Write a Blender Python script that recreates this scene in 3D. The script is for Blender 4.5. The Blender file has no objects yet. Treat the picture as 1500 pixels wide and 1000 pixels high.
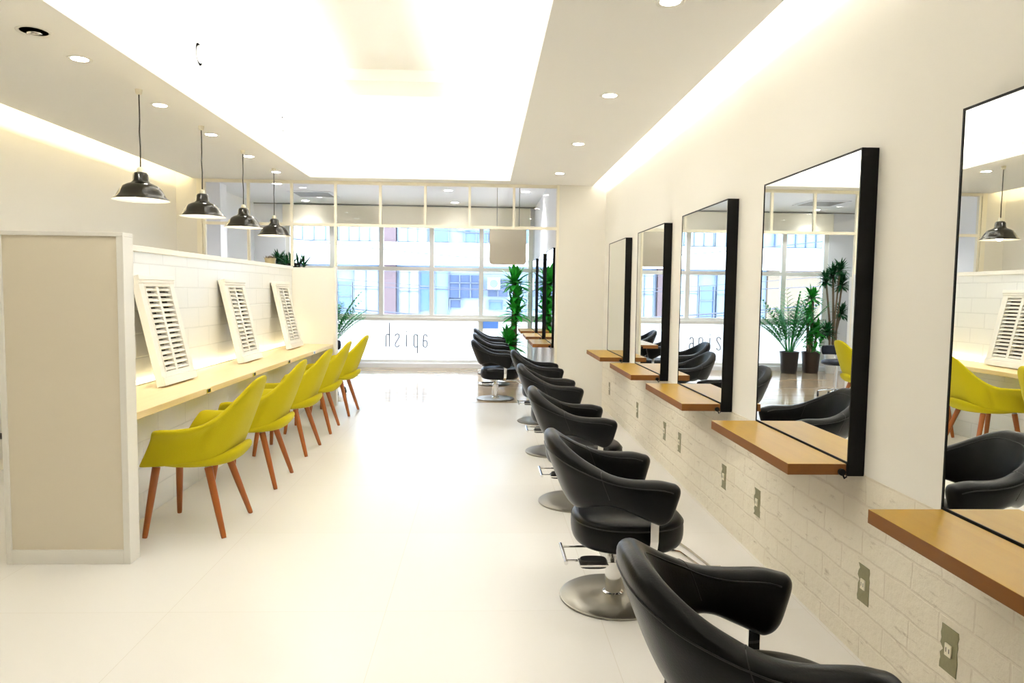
import bpy, bmesh, math, random
from mathutils import Vector, Matrix
random.seed(7)
PI = math.pi
scn = bpy.context.scene
COL = scn.collection

# ------------------------------------------------------------------ materials
def srgb(r, g, b):
    f = lambda c: (c/255/12.92) if c/255 <= .04045 else ((c/255+.055)/1.055)**2.4
    return (f(r), f(g), f(b), 1)

def newmat(name):
    m = bpy.data.materials.new(name); m.use_nodes = True
    nt = m.node_tree; b = nt.nodes['Principled BSDF']
    return m, nt, b

def pbr(name, col, rough=.5, metal=0, spec=.5, bump=0, bscale=40, var=0, emit=None, estr=0, coat=0, sheen=0, transm=0):
    m, nt, b = newmat(name)
    b.inputs['Base Color'].default_value = col
    b.inputs['Roughness'].default_value = rough
    b.inputs['Metallic'].default_value = metal
    b.inputs['Specular IOR Level'].default_value = spec
    b.inputs['Coat Weight'].default_value = coat
    b.inputs['Sheen Weight'].default_value = sheen
    if emit:
        b.inputs['Emission Color'].default_value = emit
        b.inputs['Emission Strength'].default_value = estr
    tc = nt.nodes.new('ShaderNodeTexCoord')
    nz = nt.nodes.new('ShaderNodeTexNoise'); nz.inputs['Scale'].default_value = bscale
    nz.inputs['Detail'].default_value = 4
    nt.links.new(tc.outputs['Object'], nz.inputs['Vector'])
    if bump:
        bp = nt.nodes.new('ShaderNodeBump'); bp.inputs['Strength'].default_value = bump
        bp.inputs['Distance'].default_value = .004
        nt.links.new(nz.outputs['Fac'], bp.inputs['Height']); nt.links.new(bp.outputs['Normal'], b.inputs['Normal'])
    if var:
        mx = nt.nodes.new('ShaderNodeMix'); mx.data_type = 'RGBA'
        mx.inputs[6].default_value = tuple(c*(1-var) for c in col[:3])+(1,)
        mx.inputs[7].default_value = tuple(min(1, c*(1+var)) for c in col[:3])+(1,)
        nt.links.new(nz.outputs['Fac'], mx.inputs[0]); nt.links.new(mx.outputs[2], b.inputs['Base Color'])
    return m

def wood(name, c1, c2, axis=1, scale=1.0, rough=.35, spec=.5, freq=26):
    m, nt, b = newmat(name)
    tc = nt.nodes.new('ShaderNodeTexCoord'); mp = nt.nodes.new('ShaderNodeMapping')
    s = [freq*scale]*3; s[axis] = 1.6*scale
    mp.inputs['Scale'].default_value = s
    nz = nt.nodes.new('ShaderNodeTexNoise'); nz.inputs['Scale'].default_value = 1; nz.inputs['Detail'].default_value = 6
    nz.inputs['Distortion'].default_value = .6
    mx = nt.nodes.new('ShaderNodeMix'); mx.data_type = 'RGBA'
    mx.inputs[6].default_value = c1; mx.inputs[7].default_value = c2
    nt.links.new(tc.outputs['Object'], mp.inputs['Vector']); nt.links.new(mp.outputs['Vector'], nz.inputs['Vector'])
    nt.links.new(nz.outputs['Fac'], mx.inputs[0]); nt.links.new(mx.outputs[2], b.inputs['Base Color'])
    b.inputs['Roughness'].default_value = rough; b.inputs['Specular IOR Level'].default_value = spec
    return m

def brick(name, ax, c1, c2, mort, bw, bh, ms, rough=.6, bump=.5, dirt=0, noise_amt=.35, dist=.006, offset=.5, spec=.5):
    """painted brick / tile in the plane of two object axes"""
    m, nt, b = newmat(name)
    L = nt.links.new
    tc = nt.nodes.new('ShaderNodeTexCoord'); sp = nt.nodes.new('ShaderNodeSeparateXYZ'); cb = nt.nodes.new('ShaderNodeCombineXYZ')
    L(tc.outputs['Object'], sp.inputs[0]); L(sp.outputs[ax[0]], cb.inputs[0]); L(sp.outputs[ax[1]], cb.inputs[1])
    bt = nt.nodes.new('ShaderNodeTexBrick'); bt.offset = offset
    bt.inputs['Scale'].default_value = 1; bt.inputs['Brick Width'].default_value = bw
    bt.inputs['Row Height'].default_value = bh; bt.inputs['Mortar Size'].default_value = ms
    bt.inputs['Mortar Smooth'].default_value = .6
    bt.inputs['Color1'].default_value = c1; bt.inputs['Color2'].default_value = c2; bt.inputs['Mortar'].default_value = mort
    if dirt:
        nw = nt.nodes.new('ShaderNodeTexNoise'); nw.inputs['Scale'].default_value = 5; nw.inputs['Detail'].default_value = 3
        L(tc.outputs['Object'], nw.inputs['Vector'])
        vm = nt.nodes.new('ShaderNodeVectorMath'); vm.operation = 'MULTIPLY_ADD'
        L(nw.outputs['Color'], vm.inputs[0]); vm.inputs[1].default_value = (.035, .03, 0); L(cb.outputs[0], vm.inputs[2])
        L(vm.outputs[0], bt.inputs['Vector'])
    else:
        L(cb.outputs[0], bt.inputs['Vector'])
    nz = nt.nodes.new('ShaderNodeTexNoise'); nz.inputs['Scale'].default_value = 14; nz.inputs['Detail'].default_value = 8
    nz.inputs['Roughness'].default_value = .65
    L(tc.outputs['Object'], nz.inputs['Vector'])
    out = bt.outputs['Color']
    if dirt:
        mp = nt.nodes.new('ShaderNodeMapping'); mp.inputs['Scale'].default_value = (1, 6, 26)
        mp.inputs['Rotation'].default_value = (0, 0, 0)
        n2 = nt.nodes.new('ShaderNodeTexNoise'); n2.inputs['Scale'].default_value = 1.3; n2.inputs['Detail'].default_value = 9
        n2.inputs['Roughness'].default_value = .7
        L(tc.outputs['Object'], mp.inputs['Vector']); L(mp.outputs['Vector'], n2.inputs['Vector'])
        rp = nt.nodes.new('ShaderNodeValToRGB')
        rp.color_ramp.elements[0].position = .585; rp.color_ramp.elements[0].color = (0, 0, 0, 1)
        rp.color_ramp.elements[1].position = .74; rp.color_ramp.elements[1].color = (dirt, dirt, dirt, 1)
        L(n2.outputs['Fac'], rp.inputs['Fac'])
        mx = nt.nodes.new('ShaderNodeMix'); mx.data_type = 'RGBA'
        L(rp.outputs['Color'], mx.inputs[0]); L(out, mx.inputs[6]); mx.inputs[7].default_value = srgb(150, 130, 98)
        out = mx.outputs[2]
    L(out, b.inputs['Base Color'])
    ad = nt.nodes.new('ShaderNodeMath'); ad.operation = 'MULTIPLY_ADD'
    L(bt.outputs['Fac'], ad.inputs[0]); ad.inputs[1].default_value = -.3 if dirt else -1
    mu = nt.nodes.new('ShaderNodeMath'); mu.operation = 'MULTIPLY'; L(nz.outputs['Fac'], mu.inputs[0]); mu.inputs[1].default_value = noise_amt
    L(mu.outputs[0], ad.inputs[2])
    bp = nt.nodes.new('ShaderNodeBump'); bp.inputs['Strength'].default_value = bump; bp.inputs['Distance'].default_value = dist
    L(ad.outputs[0], bp.inputs['Height']); L(bp.outputs['Normal'], b.inputs['Normal'])
    b.inputs['Roughness'].default_value = rough; b.inputs['Specular IOR Level'].default_value = spec
    return m

def glass(name, tint=(1, 1, 1, 1)):
    m = bpy.data.materials.new(name); m.use_nodes = True; nt = m.node_tree; nt.nodes.clear()
    o = nt.nodes.new('ShaderNodeOutputMaterial'); mx = nt.nodes.new('ShaderNodeMixShader')
    t = nt.nodes.new('ShaderNodeBsdfTransparent'); g = nt.nodes.new('ShaderNodeBsdfGlossy')
    fr = nt.nodes.new('ShaderNodeFresnel'); fr.inputs['IOR'].default_value = 1.35
    t.inputs['Color'].default_value = tint; g.inputs['Roughness'].default_value = 0
    nt.links.new(fr.outputs[0], mx.inputs[0]); nt.links.new(t.outputs[0], mx.inputs[1]); nt.links.new(g.outputs[0], mx.inputs[2])
    nt.links.new(mx.outputs[0], o.inputs[0]); return m

def mirror_mat(name):
    m = bpy.data.materials.new(name); m.use_nodes = True; nt = m.node_tree; nt.nodes.clear()
    o = nt.nodes.new('ShaderNodeOutputMaterial'); g = nt.nodes.new('ShaderNodeBsdfGlossy')
    g.inputs['Color'].default_value = (.9, .92, .91, 1); g.inputs['Roughness'].default_value = 0
    nt.links.new(g.outputs[0], o.inputs[0]); return m

def film_mat(name, dc=(.93, .93, .92, 1), tcol=(1, 1, 1, 1)):
    m = bpy.data.materials.new(name); m.use_nodes = True; nt = m.node_tree; nt.nodes.clear()
    o = nt.nodes.new('ShaderNodeOutputMaterial'); mx = nt.nodes.new('ShaderNodeMixShader'); mx.inputs[0].default_value = .55
    d = nt.nodes.new('ShaderNodeBsdfDiffuse'); t = nt.nodes.new('ShaderNodeBsdfTranslucent')
    d.inputs['Color'].default_value = dc; t.inputs['Color'].default_value = tcol
    nt.links.new(d.outputs[0], mx.inputs[1]); nt.links.new(t.outputs[0], mx.inputs[2]); nt.links.new(mx.outputs[0], o.inputs[0]); return m

def brushed(name, radial=True):
    m, nt, b = newmat(name)
    b.inputs['Base Color'].default_value = srgb(148, 144, 134); b.inputs['Metallic'].default_value = 1
    b.inputs['Roughness'].default_value = .3; b.inputs['Anisotropic'].default_value = .85
    tg = nt.nodes.new('ShaderNodeTangent'); tg.direction_type = 'RADIAL'; tg.axis = 'Z'
    nt.links.new(tg.outputs[0], b.inputs['Tangent'])
    return m

M = {}
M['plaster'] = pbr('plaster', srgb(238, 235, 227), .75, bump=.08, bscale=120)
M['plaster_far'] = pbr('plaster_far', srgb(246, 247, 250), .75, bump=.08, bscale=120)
M['ceil'] = pbr('ceiling_paint', srgb(250, 249, 246), .85, bump=.05, bscale=90)
M['white'] = pbr('white_paint', srgb(243, 241, 235), .45)
M['white_satin'] = pbr('white_satin', srgb(240, 238, 232), .35, bump=.05, bscale=60)
M['endpanel_shade'] = pbr('end_panel_shaded', srgb(228, 219, 200), .4, bump=.05, bscale=60)  # white end panel; the shade on its front is put into this beige
M['cream'] = pbr('cream_paint', srgb(246, 240, 222), .5)
M['dado'] = brick('painted_brick', (1, 2), srgb(236, 229, 212), srgb(232, 224, 206), srgb(228, 219, 201), .30, .10, .006, .7, .7, dirt=.75, noise_amt=1.3, dist=.009)
M['dado_x'] = brick('painted_brick_x', (0, 2), srgb(236, 229, 212), srgb(232, 224, 206), srgb(228, 219, 201), .30, .10, .006, .7, .6, dirt=.3, noise_amt=1.3, dist=.009)
M['block'] = brick('white_block', (1, 2), srgb(240, 241, 240), srgb(236, 238, 238), srgb(226, 228, 228), .40, .15, .006, .28, .35, noise_amt=.25, dist=.006)
M['tile'] = brick('floor_tile', (0, 1), srgb(241, 240, 238), srgb(239, 237, 234), srgb(226, 222, 215), .9, .98, .0016, .26, .05, noise_amt=.1, dist=.001, offset=0, spec=.5)
M['woodfloor'] = brick('floor_planks', (0, 1), srgb(188, 166, 136), srgb(170, 146, 114), srgb(136, 112, 84), 1.1, .12, .0012, .12, .05, noise_amt=.15, dist=.001, offset=.37)
M['leather'] = pbr('black_leather', (.004, .0045, .005, 1), .31, spec=.19, bump=.12, bscale=220)
M['leather_seam'] = pbr('black_piping', (.008, .008, .008, 1), .45)
M['chrome'] = pbr('chrome', (.82, .82, .82, 1), .09, 1)
M['brushed'] = brushed('brushed_steel')
M['blackmetal'] = pbr('black_frame', (.005, .005, .005, 1), .45, spec=.2)
M['mirror'] = mirror_mat('mirror_glass')
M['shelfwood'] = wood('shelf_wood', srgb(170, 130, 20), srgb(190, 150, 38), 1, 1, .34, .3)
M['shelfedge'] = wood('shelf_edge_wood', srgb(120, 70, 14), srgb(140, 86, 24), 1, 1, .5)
M['counterwood'] = wood('counter_pine', srgb(226, 200, 150), srgb(240, 220, 176), 1, 1, .4)
M['legwood'] = wood('leg_wood', srgb(142, 72, 24), srgb(174, 98, 40), 2, 1.5, .35)
M['fabric'] = pbr('chartreuse_fabric', srgb(190, 176, 14), .9, spec=.2, bump=.35, bscale=320, var=.06, sheen=.08)
M['shade_out'] = pbr('shade_enamel', srgb(30, 28, 20), .14, spec=.5, coat=.15)
M['shade_in'] = pbr('shade_inner', srgb(250, 246, 235), .4)
M['cord'] = pbr('cord_rubber', srgb(48, 46, 42), .5)
M['bulb'] = pbr('bulb_glow', (1, 1, 1, 1), .3, emit=(1, .9, .74, 1), estr=30)
M['glow'] = pbr('downlight_glow', (1, 1, 1, 1), .3, emit=(1, .96, .88, 1), estr=14)
M['glowfar'] = pbr('downlight_glow_far', (1, 1, 1, 1), .3, emit=(1, .97, .92, 1), estr=9)
M['reflector'] = pbr('reflector', (.75, .74, .72, 1), .2, 1)
M['greymetal'] = pbr('grey_metal', srgb(150, 148, 142), .4, .6)
M['plate'] = pbr('socket_plate', srgb(142, 138, 104), .5, .35, bump=.2, bscale=60, var=.12)
M['ivory'] = pbr('ivory_plastic', srgb(236, 230, 208), .4)
M['darkslot'] = pbr('dark_slot', (.02, .02, .02, 1), .6)
M['slot_shade'] = pbr('slot_shade_grey', srgb(84, 82, 78), .8)  # grey that stands for the shade inside the louvre slots
M['ventgrey'] = pbr('vent_grey', srgb(150, 150, 148), .6)
M['glass'] = glass('clear_glass')
M['film'] = film_mat('white_window_film')
M['letter'] = pbr('grey_lettering', srgb(112, 112, 114), .6)
M['potblack'] = pbr('black_pot', srgb(34, 30, 30), .3)
M['potbrown'] = pbr('dark_brown_pot', srgb(52, 36, 26), .35)
M['potwhite'] = pbr('white_pot', srgb(232, 230, 225), .35)
M['potcream'] = pbr('cream_pot', srgb(226, 208, 164), .55)
M['soil'] = pbr('soil', srgb(70, 52, 36), .9, bump=.6, bscale=80)
M['bark'] = pbr('bark', srgb(140, 122, 100), .8, bump=.7, bscale=60, var=.25)
M['leaf'] = pbr('leaf_green', srgb(44, 158, 48), .4, var=.4, bscale=9)
M['leaf_dark'] = pbr('leaf_dark', srgb(24, 92, 48), .4, var=.4, bscale=12)
M['leaf_palm'] = pbr('palm_green', srgb(52, 150, 72), .45, var=.4, bscale=9)
M['signpanel'] = pbr('brushed_sign', srgb(196, 190, 178), .28, .7, bump=.04, bscale=6)
M['bluegrey'] = film_mat('blue_translucent_sheet', srgb(140, 168, 206), srgb(150, 176, 212))
M['navy'] = pbr('navy_vinyl', srgb(28, 36, 52), .4)
M['blackplastic'] = pbr('black_plastic', (.015, .015, .017, 1), .35)
M['rail'] = pbr('dark_rail', srgb(52, 42, 30), .4)
M['facade'] = pbr('facade_white', srgb(186, 190, 196), .8, bump=.1, bscale=3)
M['facade_grey'] = pbr('facade_blue_grey', srgb(100, 116, 138), .7)
M['facade_brown'] = pbr('facade_pink_brown', srgb(74, 62, 68), .8)
M['facade_tan'] = pbr('facade_tan', srgb(100, 90, 78), .8)
M['curtain'] = pbr('blind_pale', srgb(118, 136, 152), .7)
M['winblue'] = pbr('window_blue', srgb(52, 80, 118), .25)
M['winpale'] = pbr('window_pale_blue', srgb(82, 108, 136), .3)
M['windark'] = pbr('window_dark_blue', srgb(34, 54, 86), .3)
M['mull'] = pbr('mullion_grey', srgb(66, 78, 96), .5)
M['cable'] = pbr('cable_grey', srgb(56, 60, 74), .7)

# ------------------------------------------------------------------ mesh helpers
def finish(bm, name, mat, parent=None, smooth=False, kind=None, bevel=0, subsurf=0, autosmooth=None):
    me = bpy.data.meshes.new(name); bmesh.ops.recalc_face_normals(bm, faces=bm.faces)
    bm.to_mesh(me); bm.free()
    mats = mat if isinstance(mat, (list, tuple)) else [mat]
    for mm in mats: me.materials.append(mm)
    o = bpy.data.objects.new(name, me); COL.objects.link(o)
    if parent: o.parent = parent
    if smooth:
        for p in me.polygons: p.use_smooth = True
        if autosmooth: me.set_sharp_from_angle(angle=math.radians(autosmooth))
    if bevel:
        md = o.modifiers.new('bevel', 'BEVEL'); md.width = bevel; md.segments = 2; md.limit_method = 'ANGLE'
    if subsurf:
        md = o.modifiers.new('sub', 'SUBSURF'); md.levels = subsurf; md.render_levels = subsurf
    if kind: o['kind'] = kind
    return o

def NB(): return bmesh.new()

def bx(bm, x0, x1, y0, y1, z0, z1, mi=0):
    v = [bm.verts.new((x, y, z)) for x in (x0, x1) for y in (y0, y1) for z in (z0, z1)]
    for f in ((0, 1, 3, 2), (4, 6, 7, 5), (0, 4, 5, 1), (2, 3, 7, 6), (0, 2, 6, 4), (1, 5, 7, 3)):
        fc = bm.faces.new([v[i] for i in f]); fc.material_index = mi
    return v

def box(name, mat, x0, x1, y0, y1, z0, z1, parent=None, kind=None, bevel=0):
    bm = NB(); bx(bm, x0, x1, y0, y1, z0, z1)
    return finish(bm, name, mat, parent, kind=kind, bevel=bevel)

def tube(bm, pts, r, n=10, cap=True, mi=0):
    pts = [Vector(p) for p in pts]; rs = r if isinstance(r, (list, tuple)) else [r]*len(pts)
    rings = []; up = None
    for i, p in enumerate(pts):
        t = (pts[min(i+1, len(pts)-1)]-pts[max(i-1, 0)]).normalized()
        if up is None:
            up = Vector((0, 0, 1)) if abs(t.z) < .9 else Vector((1, 0, 0))
        a = t.cross(up).normalized(); b = a.cross(t).normalized(); up = b
        rings.append([bm.verts.new(p+rs[i]*(math.cos(2*PI*k/n)*a+math.sin(2*PI*k/n)*b)) for k in range(n)])
    for i in range(len(rings)-1):
        for k in range(n):
            f = bm.faces.new((rings[i][k], rings[i][(k+1) % n], rings[i+1][(k+1) % n], rings[i+1][k])); f.material_index = mi
    if cap:
        bm.faces.new(rings[0][::-1]).material_index = mi; bm.faces.new(rings[-1]).material_index = mi

def lathe(bm, prof, n=32, c=(0, 0, 0), axis='z', mi=0, close=True):
    rings = []
    for r, z in prof:
        ring = []
        for k in range(n):
            a = 2*PI*k/n
            if axis == 'z': p = (c[0]+r*math.cos(a), c[1]+r*math.sin(a), c[2]+z)
            elif axis == 'x': p = (c[0]+z, c[1]+r*math.cos(a), c[2]+r*math.sin(a))
            else: p = (c[0]+r*math.cos(a), c[1]+z, c[2]+r*math.sin(a))
            ring.append(bm.verts.new(p))
        rings.append(ring)
    for i in range(len(rings)-1):
        for k in range(n):
            f = bm.faces.new((rings[i][k], rings[i][(k+1) % n], rings[i+1][(k+1) % n], rings[i+1][k])); f.material_index = mi
    if close:
        for rr in (rings[0], rings[-1]):
            try: bm.faces.new(rr).material_index = mi
            except Exception: pass

def thing(name, label, cat, loc=(0, 0, 0), rz=0, group=None):
    o = bpy.data.objects.new(name, None); COL.objects.link(o); o.empty_display_size = .1
    o.location = loc; o.rotation_euler = (0, 0, rz); o['label'] = label; o['category'] = cat
    if group: o['group'] = group
    return o

def tag(o, label, cat, group=None):
    o['label'] = label; o['category'] = cat
    if group: o['group'] = group
    return o

def dup(root, loc, rz, label):
    r = root.copy(); COL.objects.link(r); r.location = loc; r.rotation_euler = (0, 0, rz); r['label'] = label
    for ch in list(root.children):
        c = ch.copy(); COL.objects.link(c); c.parent = r
        for g in ch.children:
            d = g.copy(); COL.objects.link(d); d.parent = c
    return r

def keys(tab, s):
    """Catmull-Rom through a table of (s, values...)"""
    n = len(tab)
    for i in range(n-1):
        if s <= tab[i+1][0] or i == n-2: break
    t = (s-tab[i][0])/(tab[i+1][0]-tab[i][0]); t = max(0, min(1, t))
    p1, p2 = tab[i][1:], tab[i+1][1:]
    p0 = tab[i-1][1:] if i > 0 else p1; p3 = tab[i+2][1:] if i+2 < n else p2
    out = []
    for a, b, c, d in zip(p0, p1, p2, p3):
        out.append(.5*((2*b)+(-a+c)*t+(2*a-5*b+4*c-d)*t*t+(-a+3*b-3*c+d)*t**3))
    return out

# ------------------------------------------------------------------ room shell
CZ = 2.60        # front ceiling
XW = 1.418       # right wall
YE = 8.40        # end of the front room
YB = -2.4
WY = 12.60       # window wall
FZ = 2.83        # far ceiling
XL = -3.53

o = box('floor', M['tile'], XL-.2, XW+.5, YB-.1, 8.62, -.05, 0, kind='structure'); o.location.x = -.4
box('floor', M['woodfloor'], -4.1, 1.0, 8.62, WY+.1, -.05, 0, kind='structure')
# right wall: plaster above, rough painted brick below
box('wall_right', M['plaster'], XW, XW+.12, YB, YE+.1, .69, 3.0, kind='structure')
box('wall_right', M['dado'], XW-.002, XW+.12, YB, YE+.1, 0, .69, kind='structure')
# pier at the end of the right wall
box('wall_right', M['plaster'], .868, XW+.1, YE-.02, YE+.12, .0, 3.0, kind='structure')
# far right wall
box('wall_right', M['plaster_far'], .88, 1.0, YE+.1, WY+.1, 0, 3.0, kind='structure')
# left wall and the end wall of the cove on the left
box('wall_left', M['plaster'], XL-.12, XL, YB, YE+.2, 0, 3.0, kind='structure')
box('wall_left', M['plaster'], XL-.02, -3.30, YE, YE+.14, 0, 3.0, kind='structure')
box('wall_left', M['plaster_far'], -4.1, -3.98, YE, WY+.1, 0, 3.0, kind='structure')
box('wall_left', M['plaster_far'], -4.0, -3.5, YE+.02, YE+.14, 0, 3.0, kind='structure')
box('wall_back', M['plaster'], XL-.12, XW+.12, YB-.12, YB, 0, 3.0, kind='structure')
box('baseboard_left', M['cream'], XL, XL+.012, YB, YE, 0, .08, kind='structure')

# front ceiling slab around the recess
RX0, RX1, RY0, RY1 = -1.95, .285, 1.9, 8.15
CX0, CX1 = -3.34, 1.262
T = .03
def cslab(x0, x1, y0, y1): box('ceiling', M['ceil'], x0, x1, y0, y1, CZ, CZ+T, kind='structure')
cslab(CX0, RX0, YB, YE); cslab(RX1, CX1, YB, YE); cslab(RX0, RX1, RY1, YE+.02); cslab(RX0, RX1, YB, RY0)
# cove boxes (upper lid of the slots)
box('ceiling', M['ceil'], .95, XW+.02, YB, YE, 2.92, 2.97, kind='structure')
box('ceiling', M['ceil'], XL-.02, -3.0, YB, YE+.04, 2.92, 2.97, kind='structure')
box('trim_1', M['ceil'], .95, .97, YB, YE, CZ+T, 2.92, kind='structure')
box('trim_2', M['ceil'], -3.02, -3.0, YB, YE, CZ+T, 2.92, kind='structure')
# recess: lip, ledge, set back walls, top
bm = NB()
bx(bm, RX0-.012, RX0, RY0, RY1, CZ+T, CZ+.12); bx(bm, RX1, RX1+.012, RY0, RY1, CZ+T, CZ+.12)
bx(bm, RX0-.012, RX1+.012, RY1, RY1+.012, CZ+T, CZ+.12); bx(bm, RX0-.012, RX1+.012, RY0-.012, RY0, CZ+T, CZ+.12)
finish(bm, 'trim_5', M['ceil'], kind='structure')
bm = NB(); q = .20
bx(bm, RX0-q-.03, RX0-q, RY0-q, RY1+q, CZ+T, 3.3); bx(bm, RX1+q, RX1+q+.03, RY0-q, RY1+q, CZ+T, 3.3)
bx(bm, RX0-q, RX1+q, RY1+q, RY1+q+.03, CZ+T, 3.3); bx(bm, RX0-q, RX1+q, RY0-q-.03, RY0-q, CZ+T, 3.3)
finish(bm, 'trim_6', M['white'], kind='structure')
box('ceiling', M['white'], RX0-q-.03, RX1+q+.03, RY0-q-.03, RY1+q+.03, 3.3, 3.35, kind='structure')
box('trim_7', M['white'], RX0-q, RX1+q, 6.5, 7.0, 3.2, 3.3, kind='structure')
# outer cover so that no daylight leaks above the front ceiling
box('ceiling', M['ceil'], XL-.12, XW+.12, YB-.1, YE+.02, 3.36, 3.4, kind='structure')
box('trim_8', M['ceil'], -3.299, .867, YE+.004, YE+.10, CZ+.001, 3.4, kind='structure')
box('trim_9', M['ceil'], XL-.16, XL-.1, YB-.1, YE, 2.9, 3.4, kind='structure')
box('trim_10', M['ceil'], XW+.1, XW+.16, YB-.1, YE, 2.9, 3.4, kind='structure')
box('trim_11', M['ceil'], XL-.12, XW+.12, YB-.14, YB-.08, 2.9, 3.4, kind='structure')
# far room ceiling
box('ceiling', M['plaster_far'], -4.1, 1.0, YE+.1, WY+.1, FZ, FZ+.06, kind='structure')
bm = NB(); bx(bm, -3.98, .88, WY-.02, WY, 2.815, FZ)
finish(bm, 'trim_12', M['greymetal'], kind='structure')

# ------------------------------------------------------------------ glazed lattice screen between rooms
scr = finish(NB(), 'window_1', M['cream']); bpy.data.objects.remove(scr)
bm = NB()
PX = [-3.22, -2.72, -2.226, -1.725, -1.209, -.69, -.175, .342]
w = .028
for i, x in enumerate(PX):
    lo = 1.0 if i == 1 else (1.62 if i == 2 else (0 if i in (0, 3) else 2.09))
    bx(bm, x-w/2, x+w/2, YE, YE+.04, lo, CZ)
bx(bm, -3.299, -3.24, YE-.006, YE+.05, 0, CZ-.001)
bx(bm, .845, .87, YE-.03, YE+.10, 0, CZ)
bx(bm, -3.295, .85, YE+.003, YE+.037, 2.082, 2.115)
bx(bm, -3.297, .85, YE-.003, YE+.043, CZ-.035, CZ-.0005)
win1 = finish(bm, 'window_1', M['cream'], kind='structure')
bm = NB()
xs = [-3.24]+PX+[.845]
for a, b in zip(xs[:-1], xs[1:]): bx(bm, a+.012, b-.012, YE+.018, YE+.022, 2.112, CZ-.034)
finish(bm, 'pane', M['glass'], win1)

# ------------------------------------------------------------------ far window wall
WX0, WX1 = -3.45, .86
bm = NB()
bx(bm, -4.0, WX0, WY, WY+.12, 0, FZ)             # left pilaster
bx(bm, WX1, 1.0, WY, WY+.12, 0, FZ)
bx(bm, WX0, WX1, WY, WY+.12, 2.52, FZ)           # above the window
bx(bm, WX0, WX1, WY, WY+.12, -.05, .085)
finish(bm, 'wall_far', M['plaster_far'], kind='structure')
box('trim_13', M['cream'], WX0-.02, WX1-.06, WY-.10, WY-.004, 2.44, 2.80, kind='structure', bevel=.01)   # blind box
box('baseboard_far', M['plaster_far'], WX0, WX1, WY-.05, WY, 0, .075, kind='structure')
bm = NB()
for x in (WX0+.035, -2.655, -1.80, -.92, -.048, .82): bx(bm, x-.038, x+.038, WY+.02, WY+.09, .085 if x in (WX0+.035, -.048, .82) else .885, 2.52)
bx(bm, WX0+.001, WX1-.001, WY+.023, WY+.087, 1.70, 1.765)
bx(bm, WX0+.001, WX1-.001, WY+.023, WY+.087, .885, .93)
bx(bm, WX0+.001, WX1-.001, WY+.023, WY+.087, .085, .13)
bx(bm, WX0+.001, WX1-.001, WY+.023, WY+.087, 2.46, 2.52)
win2 = finish(bm, 'window_2', M['white_satin'], kind='structure')
bm = NB()
for a, b in zip((-3.38, -2.617, -1.762, -.882, -.01), (-2.693, -1.838, -.958, -.086, .782)):
    bx(bm, a, b, WY+.05, WY+.056, .93, 1.70); bx(bm, a, b, WY+.05, WY+.056, 1.765, 2.46)
finish(bm, 'pane', M['glass'], win2)
bm = NB(); bx(bm, WX0+.07, -.086, WY+.048, WY+.052, .13, .885); bx(bm, .262, .782, WY+.048, WY+.052, .13, .885); bx(bm, -.01, .262, WY+.048, WY+.052, .13, .70)
finish(bm, 'window_film', M['film'], win2)
box('window_sill', M['white_satin'], WX0, WX1, WY-.07, WY+.04, .825, .885, win2, bevel=.008)
# grey lettering on the film, read from outside
def px2(x, y):   # picture frame of the lettering -> metres on the film plane
    return (-1.735+(x-315)*(.755/740), .785-(y-175)*(.765*.71/565))
root = thing('window_lettering', 'thin grey reversed lettering "apish" on the white lower window film', 'lettering', (-1.35, WY+.04, .3))
def stroke(bm, pts, r=.0105):
    tube(bm, [(px2(*p)[0]+1.35, 0, px2(*p)[1]-.3) for p in pts], r, 6)
L1 = [('h', [[(393, 175), (393, 620)], [(330, 620), (330, 420), (350, 392), (375, 392), (393, 410)]]),
      ('s', [[(488, 425), (500, 392), (530, 380), (558, 398), (560, 440), (525, 500), (492, 560), (492, 605), (520, 625), (548, 612), (560, 585)]]),
      ('i', [[(683, 395), (683, 615)], [(683, 325), (683, 345)]]),
      ('p', [[(877, 735), (877, 395)], [(877, 425), (860, 392), (830, 392), (812, 420), (812, 590), (830, 620), (860, 620), (877, 600)]]),
      ('a', [[(1040, 430), (1030, 395), (1000, 388), (982, 410), (976, 470), (974, 600)], [(978, 510), (1000, 500), (1030, 505), (1045, 540), (1043, 590), (1020, 622), (985, 615), (972, 580)]])]
for nm, st in L1:
    bm = NB()
    for s_ in st: stroke(bm, s_)
    finish(bm, 'letter', M['letter'], root)
tag(box('notice_sheet', M['bluegrey'], -.01, .262, WY+.048, WY+.052, .70, .885),
    'blank blue rectangular sheet on the window film behind the far black chairs', 'notice')

# column on the far left wall
box('trim_14', M['plaster_far'], -3.99, -3.72, 10.3, 10.55, 0, FZ, kind='structure')

# ------------------------------------------------------------------ partition, counter
pt = thing('partition', 'white half-height partition with panelled end and painted block face behind the counter', 'partition', (-2.25, 3.52, 0))
def pbox(name, mat, x0, x1, y0, y1, z0, z1, par=pt, bevel=.003):
    o = par.location; return box(name, mat, x0-o.x, x1-o.x, y0-o.y, y1-o.y, z0-o.z, z1-o.z, par, bevel=bevel)
pbox('end_panel', M['endpanel_shade'], -2.285, -1.725, 3.478, 3.57, 0, 1.60)
bm = NB(); o_ = pt.location
for a in ((-2.30, -1.71, 3.468, 3.565, 1.588, 1.608), (-1.742, -1.71, 3.468, 3.567, 0, 1.588), (-2.30, -2.275, 3.468, 3.565, 0, 1.588), (-2.275, -1.742, 3.468, 3.50, 0, .07)):
    bx(bm, a[0]-o_.x, a[1]-o_.x, a[2]-o_.y, a[3]-o_.y, a[4], a[5])
finish(bm, 'edge_trim', M['white_satin'], pt, bevel=.002)
bm = NB(); bx(bm, -2.29, -2.20, 3.57, 8.30, .6, 1.575); bx(bm, -2.29, -1.985, 3.57, 8.30, 0, .68)
me_o = finish(bm, 'block_wall', M['block'])
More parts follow.
